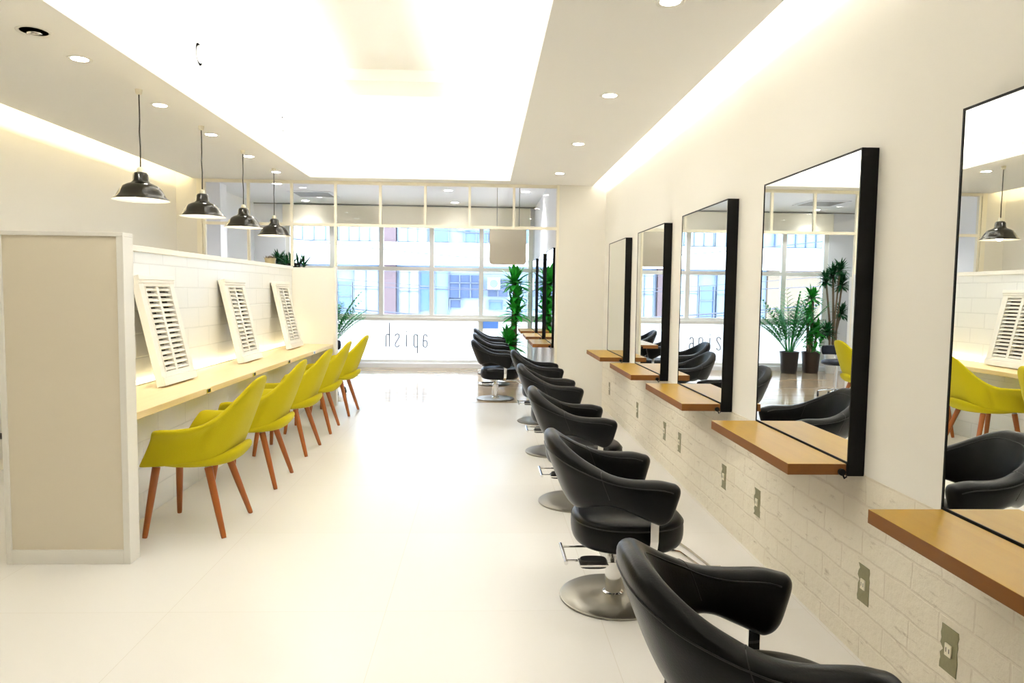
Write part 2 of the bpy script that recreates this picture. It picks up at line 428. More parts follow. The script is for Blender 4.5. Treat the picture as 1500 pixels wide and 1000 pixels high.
me_o.parent = pt; me_o.matrix_parent_inverse = Matrix.Translation(-pt.location)
pbox('top_cap', M['white'], -2.31, -2.185, 3.57, 8.30, 1.575, 1.612)
pbox('return_panel', M['white'], -2.31, -1.73, 8.30, 8.385, 0, 1.60)
pbox('edge_post', M['white'], -1.73, -1.70, 8.295, 8.39, 0, 1.615)
ct = thing('counter', 'long pale pine wall counter running along the white block partition', 'counter', (-1.97, 5.9, .68))
pbox('worktop', M['counterwood'], -2.199, -1.737, 3.572, 8.298, .683, .722, ct)
for y in (4.55, 5.45, 6.42, 7.37):
    f = pbox('outlet', M['chrome'], -1.739, -1.731, y-.035, y+.035, .690, .716, ct, .001)
    bm = NB(); bx(bm, -1.7315+1.97, -1.7295+1.97, y-5.9-.012, y-5.9+.002, .0135, .0325); bx(bm, -1.7315+1.97, -1.7295+1.97, y-5.9+.008, y-5.9+.022, .0135, .0325)
    s = finish(bm, 'socket_face', M['darkslot'], f)

# louvred shutters leaning on the wall
def louver(y, label):
    t = thing('louvred_shutter', label, 'shutter', (-1.995, y, .722), group='white louvred shutters leaning on the counter')
    W2, Hh, D = .25, .71, .045
    tilt = math.asin(.155/Hh)
    Mx = Matrix.Rotation(-tilt, 4, 'Y')
    def put(bm):
        bmesh.ops.transform(bm, matrix=Matrix.Translation((0, 0, .0105))@Mx, verts=bm.verts)
    bm = NB()
    bx(bm, -D, 0, -W2, -W2+.065, 0, Hh); bx(bm, -D, 0, W2-.065, W2, 0, Hh)
    bx(bm, -D, 0, -W2+.065, W2-.065, 0, .085); bx(bm, -D, 0, -W2+.065, W2-.065, Hh-.07, Hh)
    bx(bm, -D, -.004, -.016, .016, .085, Hh-.07)
    put(bm); finish(bm, 'frame', M['white'], t, bevel=.003)
    bm = NB()
    bx(bm, 0, .014, -W2-.006, W2+.006, Hh-.03, Hh); bx(bm, 0, .008, -W2, W2, Hh-.05, Hh-.03)
    bx(bm, 0, .008, -W2+.06, -W2+.066, .085, Hh-.07)
    bx(bm, 0, .012, -W2, W2, 0, .05); bx(bm, 0, .006, -W2, W2, .05, .062)
    put(bm); finish(bm, 'moulding', M['white'], t, bevel=.003)
    bm = NB(); n = 16; p = (Hh-.155)/n
    for k in range(n):
        z = .085+p*(k+.5)
        for a, b in ((-W2+.065, -.016), (.016, W2-.065)):
            vs = bx(bm, -.032, -.002, a, b, -.0035, .0035)
            bmesh.ops.transform(bm, matrix=Matrix.Translation((0, 0, z))@Matrix.Translation((-.017, 0, 0))@Matrix.Rotation(math.radians(42), 4, 'Y')@Matrix.Translation((.017, 0, 0)), verts=vs)
    put(bm); finish(bm, 'slats', M['white'], t)
    bm = NB(); bx(bm, -D-.004, -D, -W2+.01, W2-.01, .03, Hh-.03); put(bm); finish(bm, 'slot_shade', M['slot_shade'], t)  # added grey sheet, gives the gaps between the slats their shade
louver(4.77, 'white louvred shutter leaning on the counter, nearest the panelled partition end')
louver(6.24, 'white louvred shutter leaning on the counter, middle of the three')
louver(7.70, 'white louvred shutter leaning on the counter, farthest from the camera')

# ------------------------------------------------------------------ chartreuse armchairs
def yellow_chair(loc, rz, label):
    t = thing('armchair', label, 'chair', loc, rz, 'yellow-green armchairs along the counter')
    # faces -X
    tab = [(0, .362, 0, .862, .20, 0, .445), (.12, .356, .062, .857, .197, .07, .445), (.24, .33, .115, .828, .185, .135, .44),
           (.38, .272, .165, .757, .15, .18, .43), (.52, .195, .215, .675, .10, .212, .42), (.66, .11, .258, .625, .02, .232, .41),
           (.82, 0, .300, .612, -.09, .25, .400), (.93, -.075, .312, .613, -.17, .252, .395), (1, -.115, .312, .603, -.225, .248, .392)]
    bm = NB(); NS, NV = 44, 8; grid = []
    for i in range(NS+1):
        s = -1+2*i/NS; k = keys(tab, abs(s)); sg = 1 if s >= 0 else -1
        Tp = Vector((k[0], k[1]*sg, k[2])); Bp = Vector((k[3], k[4]*sg, k[5])); row = []
        for j in range(NV+1):
            v = j/NV; p = Bp.lerp(Tp, v)
            outw = Vector((.6*(1-abs(s)), sg*abs(s), 0))
            p += outw*(-.018*math.sin(PI*v)) if abs(s) > .55 else outw*(.012*math.sin(PI*v))
            if abs(s) > .5 and v > .72:
                p += Vector((0, sg*.018*(v-.72)/.28, -.006*((v-.72)/.28)**2))
            row.append(bm.verts.new(p))
        grid.append(row)
    for i in range(NS):
        for j in range(NV): bm.faces.new((grid[i][j], grid[i+1][j], grid[i+1][j+1], grid[i][j+1]))
    o = finish(bm, 'backrest', M['fabric'], t, smooth=True)
    md = o.modifiers.new('solid', 'SOLIDIFY'); md.thickness = .03; md.offset = 0
    md = o.modifiers.new('sub', 'SUBSURF'); md.levels = 1; md.render_levels = 2
    # seat pan: dished cushion with raised rear lip
    bm = NB(); N = 40
    def outline(a, f):
        ca, sa = math.cos(a), math.sin(a)
        x = (abs(ca)**.72)*(1 if ca > 0 else -1); y = (abs(sa)**.72)*(1 if sa > 0 else -1)
        hw = .240 - .035*max(0, x)
        return Vector((.022+.232*x*f, y*hw*f, 0))
    rows = []
    prof = [(.60, -.012), (.86, -.008), (.97, .004), (1.02, .024), (1.0, .042), (.92, .046), (.78, .036), (.5, .028), (.22, .026)]
    for f, z in prof:
        r = []
        for k in range(N):
            a = 2*PI*k/N; p = outline(a, f)
            rear = max(0, math.cos(a))**2
            p.z = .388+z*(1+rear*.9)+rear*f*f*.018
            p.x += rear*.022*(z > .01)
            r.append(bm.verts.new(p))
        rows.append(r)
    for i in range(len(rows)-1):
        for k in range(N): bm.faces.new((rows[i][k], rows[i][(k+1) % N], rows[i+1][(k+1) % N], rows[i+1][k]))
    bm.faces.new(rows[0]); bm.faces.new(rows[-1])
    finish(bm, 'seat', M['fabric'], t, smooth=True, subsurf=1)
    for sx, sy in ((1, 1), (1, -1), (-1, 1), (-1, -1)):
        top = Vector((.105 if sx > 0 else -.175, sy*.15, .372)); bot = Vector((.21 if sx > 0 else -.212, sy*.222, 0))
        bm = NB(); tube(bm, [bot, bot.lerp(top, .04), bot.lerp(top, .5), top], [.0125, .0145, .0185, .0215], 12)
        finish(bm, 'leg', M['legwood'], t, smooth=True, autosmooth=50)
        bm = NB(); d = (top-bot).normalized(); tube(bm, [top-d*.004, top+d*.022], [.017, .022], 12)
        finish(bm, 'bracket', M['greymetal'], t, smooth=True, autosmooth=40)
    return t
YC = [(-1.603, 4.06), (-1.605, 5.01), (-1.625, 5.97), (-1.635, 6.875), (-1.625, 7.845)]
LB = ['yellow-green fabric armchair nearest the camera, beside the white partition end panel',
      'yellow-green fabric armchair at the counter, second from the white partition end panel',
      'yellow-green fabric armchair at the counter, middle one of the row of five',
      'yellow-green fabric armchair at the counter, second from the far window end',
      'yellow-green fabric armchair at the counter, farthest and closest to the window']
y0 = yellow_chair((YC[0][0], YC[0][1], 0), 0, LB[0])
for (x, y), lb, rz in zip(YC[1:], LB[1:], (.02, -.02, .03, -.05)): dup(y0, (x, y, 0), rz, lb)

# ------------------------------------------------------------------ black salon chairs
def salon_chair(loc, rz, label):
    t = thing('salon_chair', label, 'chair', loc, rz, 'black leather salon chairs')
    # faces +X (toward the mirrors)
    tab = [(0, -.185, 0, .445, -.298, 0, .752), (.14, -.182, .075, .445, -.292, .082, .747), (.28, -.165, .140, .45, -.262, .150, .722),
           (.42, -.125, .192, .470, -.205, .205, .682), (.56, -.065, .228, .484, -.130, .240, .642), (.68, -.01, .247, .475, -.055, .256, .612),
           (.80, .05, .256, .448, .03, .263, .600), (.92, .110, .258, .420, .130, .266, .599), (1, .132, .256, .412, .182, .264, .587)]
    bm = NB(); NS, NC = 60, 20; th = .040; rings = []
    def station(s, shrink=1, fwd=0):
        sg = 1 if s >= 0 else -1; k = keys(tab, abs(s))
        B = Vector((k[0], k[1]*sg, k[2])); Tt = Vector((k[3], k[4]*sg, k[5]))
        e = .01; s2 = max(-1, min(1, s+e)); s1 = max(-1, min(1, s-e))
        def mid(q):
            g = 1 if q >= 0 else -1; kk = keys(tab, abs(q)); return Vector(((kk[0]+kk[3])/2, (kk[1]+kk[4])/2*g, 0))
        tan = (mid(s2)-mid(s1)); tan.z = 0; tan.normalize()
        up = (Tt-B); h = up.length/2; up.normalize(); nrm = tan.cross(up).normalized()
        c = (B+Tt)/2; ring = []
        for q in range(NC):
            a = 2*PI*q/NC; ca, sa = math.cos(a), math.sin(a); ex = .72
            u = (abs(ca)**ex)*(1 if ca > 0 else -1); w_ = (abs(sa)**ex)*(1 if sa > 0 else -1)
            thk = th*(.92+.20*max(0, u)+.16*min(1, max(0, abs(s)-.6)/.3))
            hh = h*(1-(1-shrink)*.55)
            p = c+up*(u*hh)+nrm*(w_*thk*shrink)
            p.x += fwd
            ring.append(bm.verts.new(p))
        return ring
    for j in range(6, 0, -1):
        ph = j/6*PI/2*.97; rings.append(station(-1, math.cos(ph), .046*math.sin(ph)))
    for i in range(NS+1): rings.append(station(-1+2*i/NS))
    for j in range(1, 7):
        ph = j/6*PI/2*.97; rings.append(station(1, math.cos(ph), .046*math.sin(ph)))
    for i in range(len(rings)-1):
        for q in range(NC): bm.faces.new((rings[i][q], rings[i][(q+1) % NC], rings[i+1][(q+1) % NC], rings[i+1][q]))
    bm.faces.new(rings[0]); bm.faces.new(rings[-1])
    # seams (piping) following the upper edge, outer and inner
    seam_o = [rings[i][q_].co.copy() for i, q_ in ((i, 3) for i in range(6, len(rings)-6))]
    seam_i = [rings[i][NC-3].co.copy() for i in range(6, len(rings)-6)]
    cuts = [[v.co.copy() for v in rings[k_]] for k_ in (6+12, len(rings)-7-12)]
    bk = finish(bm, 'backrest', M['leather'], t, smooth=True, subsurf=1)
    bm = NB(); tube(bm, seam_o, .0022, 6); tube(bm, seam_i, .0022, 6)
    for c_ in cuts: tube(bm, c_[:7]+[], .0012, 6); tube(bm, c_[-6:]+[c_[0]], .0012, 6)
    finish(bm, 'piping', M['leather_seam'], bk, smooth=True)
    # seat cushion
    bm = NB(); N = 48; rows = []
    def ol(a, f):
        ca, sa = math.cos(a), math.sin(a)
        x = (abs(ca)**.85)*(1 if ca > 0 else -1); y = (abs(sa)**.85)*(1 if sa > 0 else -1)
        return (.052+.245*x*f, .232*y*f)
    for z, f in ((.262, .72), (.264, .86), (.275, .945), (.30, .99), (.335, 1.0), (.366, .992), (.386, .962), (.398, .90), (.406, .76), (.409, .5), (.41, .2)):
        rows.append([bm.verts.new((*ol(2*PI*k/N, f), z)) for k in range(N)])
    for i in range(len(rows)-1):
        for k in range(N): bm.faces.new((rows[i][k], rows[i][(k+1) % N], rows[i+1][(k+1) % N], rows[i+1][k]))
    bm.faces.new(rows[0]); bm.faces.new(rows[-1])
    st = finish(bm, 'seat', M['leather'], t, smooth=True, subsurf=1)
    bm = NB(); pts = [(*ol(2*PI*k/N, .985), .372) for k in range(N+1)]; tube(bm, pts, .0025, 6, cap=False)
    finish(bm, 'piping', M['leather_seam'], st, smooth=True)
    # base, column
    bm = NB(); lathe(bm, [(.232, 0), (.236, .004), (.236, .010), (.226, .016), (.10, .021), (.04, .024)], 64)
    finish(bm, 'base', M['brushed'], t, smooth=True, autosmooth=30)
    bm = NB(); lathe(bm, [(.046, .0236), (.046, .03), (.036, .034), (.036, .19), (.028, .192), (.028, .245), (.09, .248), (.09, .262)], 28)
    finish(bm, 'column', M['chrome'], t, smooth=True, autosmooth=30)
    # arm supports
    for s_ in (1, -1):
        bm = NB()
        pts = [(.115, s_*.262, .430), (.115, s_*.262, .345), (.112, s_*.255, .300), (.10, s_*.225, .268), (.09, s_*.16, .255), (.06, s_*.05, .252)]
        pts = [Vector(p) for p in pts]
        for i, p in enumerate(pts): pass
        rings2 = []
        for i, p in enumerate(pts):
            tn = (pts[min(i+1, 5)]-pts[max(i-1, 0)]).normalized(); side = Vector((1, 0, 0)); nn = tn.cross(side).normalized()
            rings2.append([bm.verts.new(p+side*a+nn*b) for a, b in ((-.017, -.005), (.017, -.005), (.017, .005), (-.017, .005))])
        for i in range(5):
            for k in range(4): bm.faces.new((rings2[i][k], rings2[i][(k+1) % 4], rings2[i+1][(k+1) % 4], rings2[i+1][k]))
        bm.faces.new(rings2[0]); bm.faces.new(rings2[-1])
        finish(bm, 'arm_support', M['chrome'], t, bevel=.002)
    # lift frame behind the column
    bm = NB()
    tube(bm, [(-.225, -.115, .20), (-.225, .115, .20)], .009, 10)
    for s_ in (1, -1): tube(bm, [(-.225, s_*.085, .20), (-.06, s_*.085, .20), (-.02, s_*.03, .20)], .005, 8)
    finish(bm, 'lift_frame', M['chrome'], t, smooth=True, autosmooth=40)
    # pump pedal
    bm = NB(); ring = []
    for z, f in ((.200, .95), (.204, 1.0), (.224, 1.0), (.232, .9)):
        ring.append([bm.verts.new((-.115+.06*f*math.copysign(abs(math.cos(a))**.7, math.cos(a)), -.145+.038*f*math.copysign(abs(math.sin(a))**.7, math.sin(a)), z)) for a in [2*PI*k/24 for k in range(24)]])
    for i in range(3):
        for k in range(24): bm.faces.new((ring[i][k], ring[i][(k+1) % 24], ring[i+1][(k+1) % 24], ring[i+1][k]))
    bm.faces.new(ring[0]); bm.faces.new(ring[-1])
    pd = finish(bm, 'pedal', M['blackplastic'], t, smooth=True, autosmooth=40)
    bm = NB(); bx(bm, -.07, .0, -.155, -.03, .207, .217); bx(bm, -.1765, -.0535, -.1845, -.1055, .209, .218)
    finish(bm, 'pedal_arm', M['chrome'], pd, bevel=.002)
    # foot rest at the front
    bm = NB()
    for s_ in (1, -1): tube(bm, [(.10, s_*.10, .256), (.20, s_*.11, .256), (.26, s_*.112, .245), (.37, s_*.115, .17), (.49, s_*.12, .075)], .009, 10)
    tube(bm, [(.49, -.15, .07), (.49, .15, .07)], .013, 12)
    bx(bm, .46, .53, -.14, .14, .078, .088)
    finish(bm, 'footrest', M['chrome'], t, smooth=True, autosmooth=40)
    return t
SC = [(.645, 1.63, .0), (.588, 3.07, 0), (.602, 4.51, 0), (.60, 5.95, 0), (.60, 7.39, 0), (.160, 8.94, 0), (.16, 10.37, 0), (.15, 11.76, 0)]
SL = ['black leather salon chair nearest the camera, cut off by the bottom edge of the photo',
      'second black salon chair from the camera, its steel base disc and pedal showing',
      'black leather salon chair in front of the middle one of the five large near mirrors',
      'black leather salon chair, second from the far end of the near mirror row',
      'black leather salon chair at the far end of the near row, just before the pier',
      'black salon chair beyond the pier, column and base visible, nearest of far row',
      'black leather salon chair in the far row, middle of three, behind the one on show',
      'black leather salon chair in the far row, closest to the big window']
s0 = salon_chair((SC[0][0], SC[0][1], 0), SC[0][2], SL[0])
for (x, y, r), lb in zip(SC[1:], SL[1:]): dup(s0, (x, y, 0), r, lb)

# ------------------------------------------------------------------ mirrors and shelves
def mirror(x, y0_, y1_, label, depth):
    t = thing('wall_mirror', label, 'mirror', (x, (y0_+y1_)/2, .685), group='black framed rectangular wall mirrors')
    h = (y1_-y0_)/2; bm = NB(); e = .007; zt = 1.20
    bx(bm, .004, depth, -h, h, 0, zt)
    bx(bm, -.002, .004, -h, -h+e, 0, zt); bx(bm, -.002, .004, h-e, h, 0, zt)
    bx(bm, -.002, .004, -h+e, h-e, zt-e, zt); bx(bm, -.002, .004, -h+e, h-e, 0, .052)
    finish(bm, 'frame', M['blackmetal'], t)
    box('glass', M['mirror'], 0, .0039, -h+e, h-e, .052, zt-e, t)
    return t
def shelf(x, y0_, y1_, label):
    t = thing('wall_shelf', label, 'shelf', (x-.115, (y0_+y1_)/2, .69), group='wooden ledges under the mirrors')
    h = (y1_-y0_)/2
    bm = NB(); bx(bm, -.108, .112, -h, h, 0, .041)
    bm.faces.ensure_lookup_table()
    for f in bm.faces:
        f.normal_update()
    bmesh.ops.recalc_face_normals(bm, faces=bm.faces)
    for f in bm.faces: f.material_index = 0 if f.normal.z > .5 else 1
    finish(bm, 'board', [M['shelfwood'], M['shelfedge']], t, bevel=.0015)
    for s_ in (-1, 1):
        bm = NB(); lathe(bm, [(.004, 0), (.013, .001), (.013, .012), (.004, .013)], 14, (.092, s_*(h+.0005) if s_ > 0 else -h-.0135, .012), 'y')
        tube(bm, [(.092, s_*(h+.006), .012), (.104, s_*(h+.006), -.012), (.112, s_*(h+.006), -.004)], .0035, 6)
        finish(bm, 'bolt', M['blackmetal'], t, smooth=True, autosmooth=40)
    return t
MY = [(1.112, 2.012), (2.552, 3.452), (3.965, 4.885), (5.37, 6.295), (6.83, 7.735)]
ML = ['large black-framed mirror nearest the camera at the right edge of the photo',
      'large black-framed mirror reflecting three potted plants and the window',
      'large black-framed mirror, middle of the five near ones, reflecting the window lettering',
      'black-framed mirror, second from the pier, reflecting a strip of window and pier edge',
      'black-framed mirror farthest along the near wall, reflecting only the plain wall']
SHL = ['wooden ledge under the nearest mirror, cropped by the right edge of the photo',
       'wooden ledge under the mirror that reflects three potted plants',
       'wooden ledge under the middle one of the five near mirrors',
       'wooden ledge, second from the pier, under a black-framed mirror',
       'wooden ledge nearest the pier, under the farthest mirror of the near wall']
for (a, b), l1, l2 in zip(MY, ML, SHL):
    mirror(1.356, a, b, l1, XW-1.356-.001); shelf(1.352, a, b-.01, l2)
FM = [(8.53, 9.40), (9.93, 10.80), (11.34, 12.22)]
FL = ['black-framed mirror just beyond the pier, nearest of the three in the far room',
      'black-framed mirror in the far room, middle of the three beyond the pier',
      'black-framed mirror in the far room, closest to the big window']
FS = ['short wooden ledge just beyond the pier, nearest of the three in the far room',
      'short wooden ledge in the far room, middle of the three beyond the pier',
      'short wooden ledge in the far room, closest to the big window']
for (a, b), l1, l2 in zip(FM, FL, FS):
    mirror(.822, a, b, l1, .88-.822-.001); shelf(.818, a, b, l2)

# wall sockets in chipped plates
def socket(y, z, w_, label):
    t = thing('wall_socket', label, 'socket', (XW-.003, y, z), group='wall sockets in the painted brick')
    bm = NB(); rnd = random.Random(int(y*100)); n = 9; pts = []
    for i in range(n+1): pts.append((-w_/2+rnd.uniform(-.003, .003), -.07+.14*i/n))
    for i in range(n+1): pts.append((w_/2+rnd.choice((0, 0, -.01, .004)), .07-.14*i/n))
    f = [bm.verts.new((-.001, a, b)) for a, b in pts]; g = [bm.verts.new((.002, a, b)) for a, b in pts]
    bm.faces.new(f); bm.faces.new(g[::-1])
    for i in range(len(f)): bm.faces.new((f[i], f[(i+1) % len(f)], g[(i+1) % len(f)], g[i]))
    finish(bm, 'plate', M['plate'], t)
    bm = NB(); bx(bm, -.006, -.001, -.0145, .0145, -.019, .019)
    sf = finish(bm, 'socket_face', M['ivory'], t, bevel=.001)
    bm = NB(); bx(bm, -.0066, -.006, -.008, -.0055, -.007, .007); bx(bm, -.0066, -.006, .0055, .008, -.007, .007)
    finish(bm, 'slots', M['darkslot'], sf)
for y, lb in ((2.028, 'green-grey wall socket plate nearest the camera, low on the painted brick'),
              (2.515, 'green-grey wall socket plate second from the camera, below the near ledge'),
              (3.545, 'wall socket plate third from the camera, below the plant-reflecting mirror'),
              (4.056, 'wall socket plate fourth from the camera, beside the third black chair'),
              (5.007, 'small wall socket plate fifth from the camera on the painted brick'),
              (5.431, 'small wall socket plate sixth from the camera on the painted brick'),
              (6.418, 'small wall socket plate seventh from the camera, near the pier'),
              (7.874, 'small wall socket plate closest to the pier')):
    socket(y, .288, .075, lb)

# ------------------------------------------------------------------ pendant lamps
def pendant(y, label):
    t = thing('pendant_lamp', label, 'lamp', (-2.2, y, 1.905), group='dark enamel pendant lamps over the counter')
    outer = [(.168, 0), (.166, .006), (.150, .018), (.140, .036), (.126, .062), (.108, .086), (.084, .100), (.058, .110), (.048, .122), (.045, .160), (.036, .174), (.022, .178)]
    bm = NB(); lathe(bm, outer, 40, close=False); sh = finish(bm, 'lamp_shade', M['shade_out'], t, smooth=True)
    bm = NB(); inner = [(.168, 0), (.164, .003), (.147, .016), (.137, .034), (.123, .059), (.105, .083), (.082, .096), (.054, .106), (.04, .12)]
    lathe(bm, inner, 40, close=False); finish(bm, 'shade_lining', M['shade_in'], sh, smooth=True)
    bm = NB(); lathe(bm, [(.021, .178), (.021, .194), (.016, .206), (.007, .210)], 20); finish(bm, 'lamp_socket', M['ivory'], t, smooth=True, autosmooth=40)
    bm = NB(); tube(bm, [(0, 0, .205), (.002, 0, .34), (-.003, .002, .43), (.001, 0, .50), (0, 0, CZ-1.905-.02)], .0042, 8); finish(bm, 'cord', M['cord'], t, smooth=True)
    bm = NB(); lathe(bm, [(.006, -.032), (.018, -.028), (.022, -.004), (.022, 0)], 20, (0, 0, CZ-1.905)); finish(bm, 'ceiling_cap', M['cream'], t, smooth=True, autosmooth=40)
    bm = NB(); bmesh.ops.create_uvsphere(bm, u_segments=16, v_segments=12, radius=.03); bmesh.ops.translate(bm, vec=(0, 0, .055), verts=bm.verts)
    finish(bm, 'bulb', M['bulb'], t, smooth=True)
    l = bpy.data.lights.new('pendant_light', 'POINT'); l.energy = .7; l.color = (1, .88, .7); l.shadow_soft_size = .03
    lo = bpy.data.objects.new('pendant_light', l); COL.objects.link(lo); lo.location = (-2.2, y, 1.925)
for y, lb in ((4.711, 'dark enamel pendant lamp nearest the camera, largest of the four'),
              (5.713, 'dark enamel pendant lamp, second from the camera'),
              (6.666, 'dark enamel pendant lamp, third from the camera, against the lattice window'),
              (7.625, 'dark enamel pendant lamp farthest from the camera, above the small potted plants')):
    pendant(y, lb)

# ------------------------------------------------------------------ recessed downlights
def downlight(x, y, z, label, watts, glow='glow', r=.05, group='recessed ceiling downlights', spot=True, col=(1, .95, .88)):
    t = thing('downlight', label, 'ceiling light', (x, y, z), group=group)
    bm = NB(); lathe(bm, [(r, -.0005), (r+.012, -.004), (r+.015, -.0005)], 28, close=False); lathe(bm, [(r, -.0005), (r*.86, -.0008)], 28, close=False)
    finish(bm, 'rim', M['white'], t, smooth=True)
    bm = NB(); lathe(bm, [(r*.86, -.0012), (.002, -.0012)], 28); finish(bm, 'diffuser', M[glow], t)
    if spot:
        l = bpy.data.lights.new('downlight_beam', 'SPOT'); l.energy = watts; l.color = col; l.spot_size = math.radians(125); l.spot_blend = .8
        l.shadow_soft_size = .05
        lo = bpy.data.objects.new('downlight_beam', l); COL.objects.link(lo); lo.location = (x, y, z-.012)
LW, RW = 3.5, 9
for i, (y, lb) in enumerate(zip((4.12, 5.10, 6.02, 6.96, 7.85), ('nearest the camera', 'second from the camera', 'third from the camera', 'fourth from the camera', 'farthest from the camera'))):
    downlight(-2.24, y, CZ, 'round downlight in the left ceiling strip, '+lb, LW)
for i, (y, lb) in enumerate(zip((3.12, 4.59, 6.08, 7.58), ('cut by the top edge of the photo', 'second from the camera', 'third from the camera', 'farthest, near the pier'))):
    downlight(.785, y, CZ, 'round downlight in the right ceiling strip, '+lb, RW)
for y in (1.65, .2, -1.2): 
    l = bpy.data.lights.new('downlight_beam', 'SPOT'); l.energy = 4; l.color = (1, .93, .82); l.spot_size = math.radians(125); l.spot_blend = .8; l.shadow_soft_size = .05
    lo = bpy.data.objects.new('downlight_beam', l); COL.objects.link(lo); lo.location = (.785, y, CZ-.012)
for x, y, lb in ((-.536, 10.67, 'middle of the nearer row above the window lettering'), (.60, 10.66, 'at the right above the hanging metal sign'),
                 (-.50, 12.1, 'small one close to the window, above the lettering'), (-3.0, 12.2, 'left, next to the grey ceiling vent'), (-2.93, 10.3, 'at the far left end beyond the lattice')):
    downlight(x, y, FZ, 'round downlight in the far room ceiling, '+lb, 110 if y < 11 else 45, 'glowfar', .07, 'far room downlights', col=(.96, .98, 1))
# gimbal spot, unlit
t = thing('gimbal_spotlight', 'dark swivelling ceiling spotlight, unlit, at the upper left corner', 'ceiling light', (-2.228, 3.70, CZ))
bm = NB(); lathe(bm, [(.062, -.0005), (.078, -.005), (.08, -.0005)], 28, close=False); finish(bm, 'rim', M['ceil'], t, smooth=True)
bm = NB(); lathe(bm, [(.062, -.001), (.001, -.001)], 28); finish(bm, 'housing', M['ventgrey'], t)
bm = NB(); lathe(bm, [(.03, .01), (.034, -.012), (.03, -.016), (.002, -.010)], 20); bmesh.ops.rotate(bm, matrix=Matrix.Rotation(.3, 3, 'X'), verts=bm.verts)
finish(bm, 'lamp_head', M['reflector'], t, smooth=True)
# round vents on the recess wall
for y, lb in ((5.55, 'round white wall vent high in the ceiling recess, nearer one'), (7.77, 'round white wall vent high in the ceiling recess, farther one')):
    t = thing('round_vent', lb, 'vent', (RX0-q, y, 3.09), group='round vents in the ceiling recess')
    bm = NB(); lathe(bm, [(.115, 0), (.115, .012), (.10, .02), (.085, .008), (.08, .004)], 36, axis='x', close=False); finish(bm, 'rim', M['white'], t, smooth=True, autosmooth=40)
    bm = NB(); lathe(bm, [(.083, .003), (.001, .003)], 30, axis='x'); finish(bm, 'cavity', M['ventgrey'], t)
    bm = NB(); lathe(bm, [(.062, .010), (.062, .024), (.05, .03), (.002, .032)], 30, axis='x'); finish(bm, 'disc', M['white'], t, smooth=True, autosmooth=40)
# grey air vent in the far ceiling
t = thing('ceiling_vent', 'grey slotted air vent in the far room ceiling, left side', 'vent', (-2.65, 11.3, FZ))
bm = NB(); bx(bm, -.33, .33, -.33, .33, -.012, -.0005); finish(bm, 'frame', M['plaster_far'], t)
bm = NB()
for i in range(9): bx(bm, -.27, .27, -.25+i*.06, -.225+i*.06, -.016, -.0125)
finish(bm, 'slats', M['greymetal'], t)

# ------------------------------------------------------------------ hanging sign
t = thing('hanging_sign', 'blank brushed metal sign with rounded lower corners hanging before the window', 'sign', (.32, 9.75, 1.72))
bm = NB(); W_, H_, R_ = .25, .485, .05; pts = [(-W_, H_), (-W_, R_)]
pts += [(-W_+R_-R_*math.cos(a), R_-R_*math.sin(a)) for a in [PI/2*k/6 for k in range(1, 7)]]
pts += [(W_-R_+R_*math.sin(a), R_-R_*math.cos(a)) for a in [PI/2*k/6 for k in range(0, 7)]] + [(W_, H_)]
f = [bm.verts.new((a, -.01, b)) for a, b in pts]; g = [bm.verts.new((a, .01, b)) for a, b in pts]
bm.faces.new(f); bm.faces.new(g[::-1])
for i in range(len(f)): bm.faces.new((f[i], f[(i+1) % len(f)], g[(i+1) % len(f)], g[i]))
finish(bm, 'panel', M['signpanel'], t, bevel=.003)
for s_ in (-.15, .15):
    bm = NB(); tube(bm, [(s_, 0, H_-.01), (s_, 0, FZ-1.72)], .005, 8); finish(bm, 'rod', M['greymetal'], t)

# ------------------------------------------------------------------ plants
def strap_leaf(bm, base, az, el, length, width, droop, rnd, seg=6):
    d = Vector((math.cos(az)*math.cos(el), math.sin(az)*math.cos(el), math.sin(el)))
    side = Vector((-math.sin(az), math.cos(az), 0)); p = Vector(base); prev = None
    for i in range(seg+1):
        t_ = i/seg; w_ = width*math.sin(PI*min(1, .12+t_*.88))**.8*.5+.001
        n_ = d.cross(side).normalized()
        a, b, c = p+side*w_+n_*(-w_*.25), p+Vector(n_)*0, p-side*w_+n_*(-w_*.25)
        cur = [bm.verts.new(a), bm.verts.new(b), bm.verts.new(c)]
        if prev:
            bm.faces.new((prev[0], prev[1], cur[1], cur[0])); bm.faces.new((prev[1], prev[2], cur[2], cur[1]))
        prev = cur; p = p+d*(length/seg); d = (d+Vector((0, 0, -droop/seg))).normalized()
def rosette(bm, c, n, L, W_, rnd, droop=1.0, e0=-.2, e1=1.4):
    for i in range(n):
        az = i*2.399+rnd.uniform(-.3, .3); el = e1+(e0-e1)*(i/n)+rnd.uniform(-.12, .12)
        strap_leaf(bm, (c[0]+rnd.uniform(-.01, .01), c[1]+rnd.uniform(-.01, .01), c[2]-.06*(i/n)), az, el, L*rnd.uniform(.75, 1.1), W_*rnd.uniform(.8, 1.15), droop*rnd.uniform(.7, 1.2), rnd)
def clampv(bm, x0, x1, y1):
    for v in bm.verts:
        if v.co.x > x1: v.co.x = x1+(v.co.x-x1)*.04
        if v.co.x < x0: v.co.x = x0+(v.co.x-x0)*.04
        if v.co.y > y1: v.co.y = y1+(v.co.y-y1)*.04
def pot(t, r0, r1, h, mat):
    bm = NB(); lathe(bm, [(r0, 0), (r1, h*.95), (r1*1.04, h*.95), (r1*1.04, h), (r1*.93, h), (r1*.91, h*.88)], 32, close=False)
    bm.faces.new([v for v in bm.verts[:0]] or [bm.verts.new((r0*math.cos(2*PI*k/32), r0*math.sin(2*PI*k/32), 0)) for k in range(32)])
    finish(bm, 'pot', mat, t, smooth=True, autosmooth=40)
    bm = NB(); lathe(bm, [(r1*.915, h*.9), (.002, h*.9)], 24); finish(bm, 'soil', M['soil'], t)
